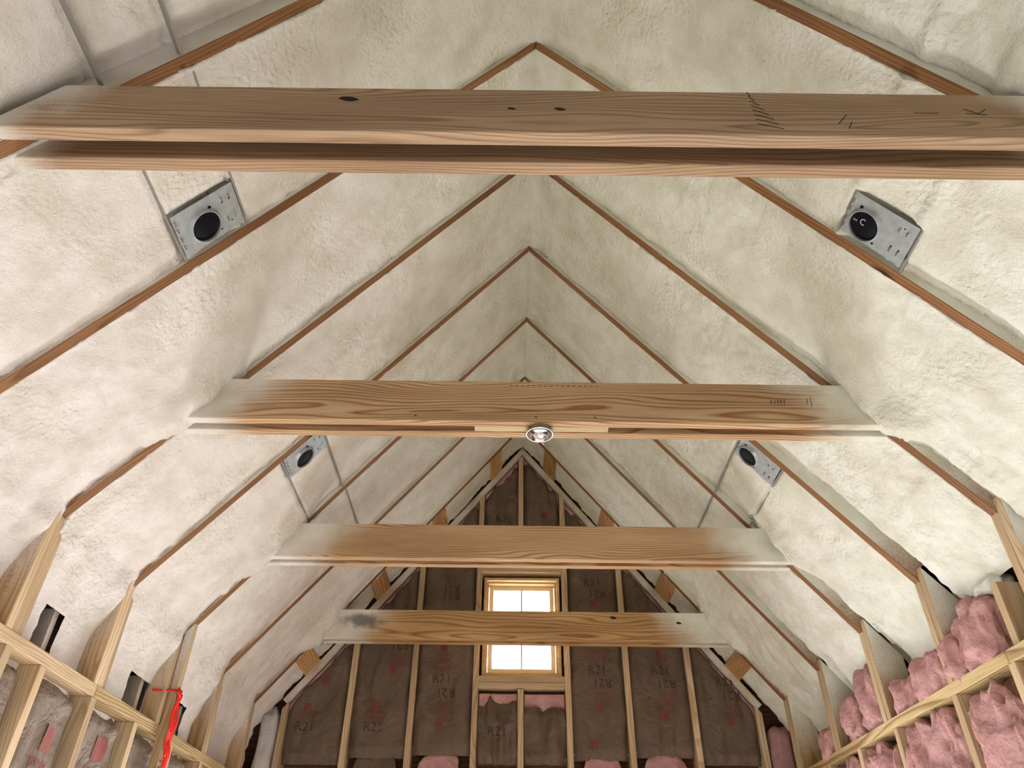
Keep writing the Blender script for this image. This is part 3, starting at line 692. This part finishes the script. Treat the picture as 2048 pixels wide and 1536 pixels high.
def batt_gable(x0, x1, zb, ztf, label, marks, seed, crumple=1.0, matn='kraft', topink=.0, tuck=.03):
    """paper-faced batt standing in a stud bay of the gable wall; ztf(x) is its upper edge"""
    nx, nz = 22, 60
    xs = np.linspace(x0, x1, nx); V = []
    dep = lambda x, z: YG+.016+tuck*np.clip(1-np.minimum(x-x0, x1-x)/.045, 0, 1)**2-.010*crumple*fbm(x*9, z*5, 0, 3, seed)-.012*crumple*(1-np.abs(fbm(x*13, z*3.2, 0, 2, seed+3))*3)+.03*sm(.06, 0, z-zb)
    top = np.array([ztf(x) for x in xs])-topink
    for i, x in enumerate(xs):
        zt_ = max(top[i], zb+.01)
        for j in range(nz):
            z = zb+(zt_-zb)*j/(nz-1); V.append((x, float(dep(x, z)+.025*sm(.05, 0, zt_-z)), z))
    c = Vector(((x0+x1)/2, YG+.05, zb)); mw = Matrix.Translation(c)
    root = empty('insulation_batt', mw); tag(root, label, 'insulation', 'insulation batts of the gable wall')
    f = grid_faces(nx, nz); iv = mw.inverted()
    link('kraft_facing', me_from([iv@Vector(v) for v in V], f, [matn], True), root, mw)
    # fibreglass body behind, peeping out at the edges
    V2 = []
    for i, x in enumerate(np.linspace(x0+.002, x1-.002, nx)):
        zt_ = max(ztf(x)-.004, zb+.01)
        for j in range(nz):
            z = zb+.03+(zt_-zb-.03)*j/(nz-1)
            e = float(sm(.11, .0, zt_-z)*.028*(1 if topink or True else 0)-.012*fbm(x*16, z*16, 1, 3, seed+9)*sm(.2, 0, zt_-z))
            V2.append((x, YG+.055-e*(1.0 if ztf(x0) != ztf(x1) or topink else .3), z))
    nb = len(V2); V2 += [(v[0], YG+.135, v[2]) for v in V2[:nb]]
    f2 = grid_faces(nx, nz)+[tuple(q_+nb for q_ in t[::-1]) for t in f]
    ring = [i*nz for i in range(nx)]+[(nx-1)*nz+j for j in range(1, nz)]+[i*nz+nz-1 for i in range(nx-2, -1, -1)]+[j for j in range(nz-2, 0, -1)]
    f2 += [(ring[a], ring[(a+1) % len(ring)], ring[(a+1) % len(ring)]+nb, ring[a]+nb) for a in range(len(ring))]
    link('fiberglass', me_from([iv@Vector(v) for v in V2], f2, ['pink'], True), root, mw)
    if marks:
        for mt, sel in (('ink', lambda b: not b.endswith('R21')), ('ink_dark', lambda b: b.endswith('R21'))):
            items = []
            for (zt0, order, xo) in marks:
                z = zt0
                for b in order:
                    w_ = {'#': .040, '_': .02}.get(b, .052 if b.endswith('R21') else .040)
                    z -= w_/2
                    if sel(b):
                        sz = {'#': .042, '_': .15}.get(b, .080 if b.endswith('R21') else .050)
                        items.append((b.strip('~') if b not in '#_' else b, sz, xo+(x0+x1)/2+(.03 if b[0] == '~' else 0), z, b[0] == '~'))
                    z -= w_/2+.004
            if items:
                V3, F3 = text_block(items, lambda x, z: iv@Vector((x, float(dep(min(max(x, x0), x1), z))-.0022, z)))
                link('printed_lettering', me_from(V3, F3, [mt]), root, mw)
    return root
def rake(x, y=0): return roof(x)-.075
zb0 = CZ+.960
B = batt_gable
hi = lambda z: (lambda x: min(rake(x), z))
B(-1.425, -1.057, zb0-.06, hi(9), 'brown paper-faced batt in the leftmost gable bay under the sloping plate', [(CZ+1.42, ['#', '_'], .03), (CZ+1.25, ['#', 'GLAS', '_', 'R21', '_'], -.06)], 1)
B(-1.013, -.653, zb0-.02, hi(9), 'brown batt in the second gable bay from left, crumpled at its foot', [(CZ+1.66, ['~R21', '_', '~GLAS', '~FIBER', '#', '_'], .06), (CZ+1.27, ['#', 'PINK', 'FIBER', 'R21'], -.03)], 2)
B(-.609, -.241, zb0, hi(9), 'brown batt in the gable bay left of the window, rows of faded red print', [(CZ+2.16, ['_', 'FIBER', '_', '~R21', '~R21'], -.02), (CZ+1.64, COLS[:5]+['R21', '_', '~R21', '_', '~GLAS', '~FIBER', '~PINK', '#'], -.02)], 3)
B(-.197, .057, zb0-.05, hi(WZ0-.105), 'crumpled brown batt below the window, left of the centre stud', [(CZ+1.12, ['R21'], .0)], 4, 2.2, tuck=.02, topink=.02)
B(.101, .371, zb0-.05, hi(WZ0-.105), 'crumpled brown batt below the window with pink wool showing on top', [], 5, 2.0, tuck=.02, topink=.085)
B(.415, .767, zb0-.02, hi(9), 'brown batt in the gable bay right of the window, R21 print upright', [(CZ+2.12, ['R21', '_', '~R21', '_', '#'], .0), (CZ+1.62, ['FIBER', 'GLAS', '_', 'R21', '_', '~R21', '_', '~GLAS', '~FIBER', '#'], .0), (CZ+1.05, ['#'], -.04)], 6)
B(.807, 1.183, zb0, hi(9), 'brown batt in the gable bay second right of the window', [(CZ+1.62, ['#', 'FIBER', '_', 'R21', '_', '~R21', '_', '~GLAS', '~FIBER', '~PINK', '#'], .02)], 7)
B(1.227, 1.60, zb0-.04, hi(9), 'brown batt in the rightmost gable bay under the sloping plate', [(CZ+1.44, ['R21', '_', '~R21', '_', '~GLAS', '~PINK', '#'], .02)], 8)
B(-.197, .057, WZ1+.05, hi(9), 'brown batt high in the gable peak, left of the centre stud', [(CZ+2.62, ['R21'], .02)], 9, 1.8)
B(.101, .371, WZ1+.05, hi(9), 'brown batt high in the gable peak, right of the centre stud', [(CZ+2.66, ['#'], .02)], 10, 1.8)
# lower row, only its pink top edge in view
def lump(name, cx, cy, cz, hx, hy, hz, seed, mats, label, cat='insulation', group=None, amp=.03, nrm=None, fold=(1, 1, 1), p=.45, res=48, parent=None):
    V = []; F = []; n = res; m = res//2
    cs = lambda a: math.copysign(abs(math.cos(a))**p, math.cos(a)); sn = lambda a: math.copysign(abs(math.sin(a))**p, math.sin(a))
    for j in range(m+1):
        ph = -math.pi/2+math.pi*j/m
        for i in range(n):
            th = 2*math.pi*i/n; V.append((cs(ph)*cs(th), cs(ph)*sn(th), sn(ph)))
    A = np.array(V); Pn = A*np.array([hx, hy, hz]); un = A/np.linalg.norm(A, axis=1)[:, None]
    q_ = Pn*np.array(fold)
    f1 = 1-np.abs(fbm(q_[:, 0]*9, q_[:, 1]*9, q_[:, 2]*9, 3, seed))*2.6
    f2 = 1-np.abs(fbm(q_[:, 0]*24, q_[:, 1]*24, q_[:, 2]*24, 3, seed+5))*2.6
    Pn = Pn+un*(amp*(f1-.4)+amp*.35*f2)[:, None]
    lo, hi_ = (nrm if nrm else (None, None))
    for j in range(m):
        for i in range(n): F.append((j*n+i, j*n+(i+1) % n, (j+1)*n+(i+1) % n, (j+1)*n+i))
    mw = Matrix.Translation((cx, cy, cz)); me = me_from(Pn, F, mats, True)
    o = link(name, me, parent, mw)
    if parent is None: tag(o, label, cat, group)
    return o
for i, (a, b, lb) in enumerate(((-1.013, -.653, 'second bay from left'), (-.609, -.241, 'bay left of the window'), (.415, .767, 'bay right of the window'), (.807, 1.183, 'second bay right of the window'))):
    lump('insulation_batt', (a+b)/2, YG+.080, 1.262, (b-a)/2-.012, .05, 1.215, 60+i, ['kraft' if i == 0 else 'pink'], ('crumpled paper' if i == 0 else 'pink wool')+' top of the lower gable batt, %s' % lb, group='lower batts of the gable wall', amp=.026, fold=(2, 1, .5))
for o in [o for o in COL.objects if o.name.startswith('insulation_batt') and o.type == 'MESH']:
    pass
lump('insulation_wad', -1.545, YG+.08, 1.55, .062, .05, 1.2, 71, ['foam'], 'foam-covered wad filling the left corner beside the gable', group=None, amp=.02)
lump('insulation_batt', 1.745, YG+.08, 1.55, .085, .05, 1.12, 72, ['pink'], 'pink strip filling the right corner beside the gable', group=None, amp=.025)
# gable framing
def gstud(xc, z0, zt_, label):
    zl, zr = roof(xc-T/2)-.062, roof(xc+T/2)-.062
    if zt_: zl = zr = zt_
    mwz = frame((xc, YG+.07, z0), (0, 0, 1), (1, 0, 0))
    o = prism('gable_stud', mwz, [(0, -T/2), (zl-z0-.002, -T/2), (zr-z0-.002, T/2), (0, T/2)], -.07, .07, ['stud'])
    if not zt_ and xc-T/2 < RX < xc+T/2: pass
    return tag(o, label, 'wall stud', 'studs of the gable wall')
gstud(-1.035, .001, None, 'pale gable stud, first full one from the left')
gstud(-.631, .001, None, 'pale gable stud, between the second and third bay from left')
gstud(-.219, .001, None, 'pale gable stud forming the left side of the window opening')
gstud(.393, .001, None, 'pale gable stud forming the right side of the window opening')
gstud(.787, .001, None, 'pale gable stud, first one right of the window')
gstud(1.205, .001, None, 'pale gable stud, second one right of the window')
gstud(.079, .001, WZ0-.083, 'short pale stud below the window sill')
gstud(.079, WZ1+.04, ZR-.085, 'centre stud above the window, reaching into the gable peak')
gstud(-1.445, .001, None, 'leftmost gable stud at the corner of the knee wall')
gstud(1.622, .001, None, 'rightmost gable stud at the corner of the knee wall')
for s in (-1, 1):
    w = 1.56
    dn = Vector((s, 0, -M)).normalized(); nn = Vector((s*M, 0, 1)).normalized()
    mw = frame((RX, YG+.07, ZR-.001), dn, nn)
    o = prism('rake_plate', mw, [(.038*M, -.038), (w*NS, -.038), (w*NS, 0), (.001, 0)], -.07, .07, ['board_misted'], bev=.001)
    tag(o, 'sloping plate along the %s rake of the gable wall' % ('left' if s < 0 else 'right'), 'wall plate', 'sloping plates of the gable wall')
    for i, u in enumerate((.205, .605, .985, 1.40)):
        mw = frame((RX+s*u, (YB[7]+T+YG)/2, ZR-M*u), (0, 1, 0), nn); h = (YG-YB[7]-T)/2-.0015
        o = prism('lookout_block', mw, [(-h, -.004), (h, -.004), (h, .034), (-h, .034)], -.066, .066, ['block'])
        tag(o, 'orange wood block between last rafter and gable on the %s slope, %s from the peak' % ('left' if s < 0 else 'right', ['first', 'second', 'third', 'fourth'][i]), 'wood block', 'lookout blocks beside the gable wall')
def hbox(name, x0, x1, z0, z1, y0, y1, mt, parent=None): return box(name, (x0, y0, z0), (x1, y1, z1), [mt], parent, grain='x')
tag(hbox('window_sill_plate', WX0+.001, WX1-.001, WZ0-.040, WZ0-.001, YG, YG+.14, 'stud'), 'upper rough sill board right under the window', 'sill board', 'rough sill boards')
tag(hbox('window_sill_plate', WX0+.001, WX1-.001, WZ0-.081, WZ0-.042, YG+.004, YG+.14, 'stud'), 'lower rough sill board under the window', 'sill board', 'rough sill boards')
tag(hbox('window_header', WX0+.001, WX1-.001, WZ1+.001, WZ1+.039, YG, YG+.14, 'stud'), 'header board right above the window', 'header board')

# ------------------------------------------------------------------ window unit
cxw = (WX0+WX1)/2; czw = (WZ0+WZ1)/2
mw = Matrix.Translation((cxw, YG+.09, czw))
win = struct(empty('window_1', mw)); win['label'] = 'small gable window, white daylight behind four panes'
def fr(name, x0, x1, z0, z1, t, ya, yb, mt, parent):
    """rectangular frame ring as one mesh"""
    V = []; F = []
    for yy in (ya, yb):
        V += [(x0, yy, z0), (x1, yy, z0), (x1, yy, z1), (x0, yy, z1), (x0+t, yy, z0+t), (x1-t, yy, z0+t), (x1-t, yy, z1-t), (x0+t, yy, z1-t)]
    for i in range(4):
        j = (i+1) % 4
        F += [(i, j, 4+j, 4+i), (8+i, 12+i, 12+j, 8+j), (i, 8+i, 8+j, j), (4+i, 4+j, 12+j, 12+i)]
    iv = parent.matrix_world.inverted()
    return link(name, me_from([iv@Vector(v) for v in V], F, [mt]), parent, parent.matrix_world.copy())
jx0, jx1, jz0, jz1 = WX0+.018, WX1-.018, WZ0+.008, WZ1-.03
fr('window_frame', jx0, jx1, jz0, jz1, .018, YG+.035, YG+.155, 'window', win)
fr('window_frame', jx0+.016, jx1-.016, jz0+.014, jz1-.014, .016, YG+.07, YG+.15, 'window', win)
gx0, gx1, gz0, gz1 = jx0+.036, jx1-.036, jz0+.032, jz1-.032
zm = (gz0+gz1)/2+.0
s1 = fr('lower_sash', gx0, gx1, gz0, zm+.012, .030, YG+.095, YG+.118, 'sash', win)
s2 = fr('upper_sash', gx0, gx1, zm-.012, gz1, .030, YG+.119, YG+.142, 'sash', win)
for sh, z0, z1, yy in ((s1, gz0+.02, zm-.006, YG+.106), (s2, zm+.006, gz1-.02, YG+.130)):
    iv = sh.matrix_world.inverted(); xm = (gx0+gx1)/2
    V = [(xm-.006, yy-.008, z0), (xm+.006, yy-.008, z0), (xm+.006, yy-.008, z1), (xm-.006, yy-.008, z1), (xm-.006, yy+.008, z0), (xm+.006, yy+.008, z0), (xm+.006, yy+.008, z1), (xm-.006, yy+.008, z1)]
    F = [(0, 1, 2, 3), (4, 7, 6, 5), (0, 4, 5, 1), (1, 5, 6, 2), (2, 6, 7, 3), (3, 7, 4, 0)]
    link('muntin', me_from([iv@Vector(v) for v in V], F, ['sash']), sh, sh.matrix_world.copy())
    V = [(gx0+.02, yy, z0), (gx1-.02, yy, z0), (gx1-.02, yy, z1), (gx0+.02, yy, z1)]
    link('glass', me_from([iv@Vector(v) for v in V], [(0, 1, 2, 3)], ['glass']), sh, sh.matrix_world.copy())

# ------------------------------------------------------------------ left knee wall batts (paper faced)
def batt_left(ya, yb, label, marks, seed, ztop=None):
    ny, nz = 20, 40; zt_ = (ztop or PL-.045); zb = .05
    def dep(y, z):
        return XL-.030-.045*np.clip(1-np.minimum(y-ya, yb-y)/.05, 0, 1)**1.5+.012*fbm(y*8, z*5, 0, 3, seed)+.012*(1-np.abs(fbm(y*12, z*3, 1, 2, seed+2))*3)-.05*sm(.05, 0, zt_-z)
    V = []; zs = np.concatenate([np.linspace(zb, 1.6, 10), np.linspace(1.62, zt_, nz-10)])
    for y in np.linspace(ya, yb, ny):
        for z in zs: V.append((float(dep(y, z)), y, z))
    mw = Matrix.Translation((XL-.09, (ya+yb)/2, zb)); iv = mw.inverted()
    root = empty('insulation_batt', mw); tag(root, label, 'insulation', 'paper-faced batts of the left knee wall')
    f = [t[::-1] for t in grid_faces(ny, nz)]
    link('kraft_facing', me_from([iv@Vector(v) for v in V], f, ['kraft_light'], True), root, mw)
    box('fiberglass', (XL-.135, ya+.002, zb), (XL-.093, yb-.002, zt_-.005), ['pink'], root)
    if marks:
        items = []; z = marks[0]
        for b in marks[1]:
            w_ = {'#': .10, '_': .02}.get(b, .05); z -= w_/2
            items.append((b, {'#': .075, '_': .16}.get(b, .05), (ya+yb)/2+marks[2], z, False)); z -= w_/2+.006
        V3, F3 = text_block(items, lambda y, z_: iv@Vector((float(dep(min(max(y, ya), yb), z_))+.0035, y, z_)))
        link('printed_lettering', me_from(V3, F3, ['ink_light']), root, mw)
names = ['first', 'second', 'third', 'fourth', 'fifth', 'sixth', 'seventh', 'eighth']
for i in range(8):
    ya, yb = YSL[i]+T, YSL[i+1]
    if yb-ya < .2: lb = 'narrow folded paper-faced batt squeezed between two lower studs at far left'
    else: lb = 'paper-faced batt under the left plate, %s bay from the viewer' % names[i]
    mk = {2: (CZ+.60, ['#', 'PINK', 'FIBER', 'GLAS', '_', 'R21'], .02), 3: (CZ+.64, ['#', 'PINK', 'FIBER', '_', 'GLAS', 'R21'], .0), 0: None}.get(i)
    batt_left(ya, yb, lb, mk, 200+i)
# loose flaps and shadows of paper edges
# ------------------------------------------------------------------ right knee wall pink batts
for i, (ya, yb) in enumerate(zip([2.10+T, 2.51+T, 2.91+T, 3.44+T, 3.86+T, 4.27+T], [2.51, 2.91, 3.44, 3.86, 4.27, 4.68])):
    o = lump('insulation_batt', XR+.055, (ya+yb)/2, (PR-.075)/2+.38, .060, (yb-ya)/2-.022, (PR-.075)/2-.38, 300+i, ['pink'],
         'pink unfaced batt bulging under the right plate, %s bay from the viewer' % names[i], group='pink batts under the right plate', amp=.044, fold=(1, 1.2, .7), p=.35, res=128)
def tuft(cy, cz, hy, hz, seed, label, cx=.06, hx=.05, amp=.034):
    lump('insulation_wad', XR+cx, cy, cz+CZ, hx, hy, hz, seed, ['pink'], label, group='pink wads above the right plate', amp=amp, fold=(1, 1, .7), p=.6, res=96)
tuft(2.70, .93, .135, .12, 401, 'pink insulation wad above the right plate, nearest to the viewer, foam on top')
tuft(2.865, .89, .045, .07, 402, 'smaller pink wad leaning on the nearest wad above the right plate', .045, .045)
tuft(3.10, .89, .115, .085, 403, 'pink wad above the right plate just beyond the second upper stud')
tuft(3.335, .885, .07, .075, 404, 'narrow pink wad above the right plate, before the third upper stud')
tuft(3.67, .955, .10, .14, 405, 'tall pink wad above the right plate, just beyond the third upper stud')
tuft(3.91, .905, .11, .10, 406, 'low pink wad above the right plate, before the fourth upper stud')
tuft(4.28, .88, .08, .08, 407, 'small pink wad above the right plate, beyond the fourth upper stud')
lump('foam_blob', XR+.10, 2.62, CZ+1.07, .05, .10, .03, 450, ['foam'], 'pale foam blob on top of the nearest pink wad at right', 'foam', amp=.02, p=.8)

# ------------------------------------------------------------------ red ribbon on the long stud
yk = Y0+4*S+.02; xf = XL+.0375
rb = empty('marking_ribbon', Matrix.Translation((xf, yk, .95+CZ))); tag(rb, 'bright red plastic ribbon knotted round a left knee wall stud, tails hanging', 'ribbon')
def ribbon(name, pts, wv, parent):
    V = []; F = []; wv = Vector(wv)
    for p in pts: p = Vector(p); V += [p-wv/2, p+wv/2]
    n = len(pts); nb = len(V)
    V += [v+Vector((.0012, 0, .0004)) for v in V[:nb]]
    for i in range(n-1):
        a = 2*i; F += [(a, a+1, a+3, a+2), (nb+a, nb+a+2, nb+a+3, nb+a+1), (a, a+2, nb+a+2, nb+a), (a+1, nb+a+1, nb+a+3, a+3)]
    F += [(0, nb, nb+1, 1), (2*n-2, 2*n-1, nb+2*n-1, nb+2*n-2)]
    iv = parent.matrix_world.inverted()
    return link(name, me_from([iv@Vector(v) for v in V], F, ['red'], True), parent, parent.matrix_world.copy())
zt0 = .905+CZ
r_ = random.Random(3)
for j, (dy, ln, ph, w_) in enumerate(((-.016, .26, 0, .020), (.002, .33, 1.3, .022), (.016, .30, 2.5, .014))):
    pts = [(xf+.004+.003*j+.006*math.sin(ph+t_*.9)+.002*t_*.3, yk+dy+.008*math.sin(ph*2+t_*.55), zt0-ln*t_/16) for t_ in range(17)]
    ribbon('tail', pts, (.006*math.sin(ph), w_, .002), rb)
ribbon('knot', [(xf+.004, yk-.024, zt0+.012), (xf+.011, yk-.012, zt0+.004), (xf+.013, yk, zt0-.002), (xf+.011, yk+.012, zt0+.002), (xf+.003, yk+.024, zt0+.010)], (.002, .0, .026), rb)
ribbon('loop', [(xf+.004, yk-.02, zt0+.01), (xf-.03, yk-.045, zt0+.006), (xf-.06, yk-.07, zt0-.002), (xf-.085, yk-.085, zt0-.004)], (.0, .004, .012), rb)
ribbon('loop', [(xf+.004, yk+.02, zt0+.008), (xf-.0, yk+.030, zt0-.0), (xf-.012, yk+.030, zt0-.004)], (.004, .0, .03), rb)
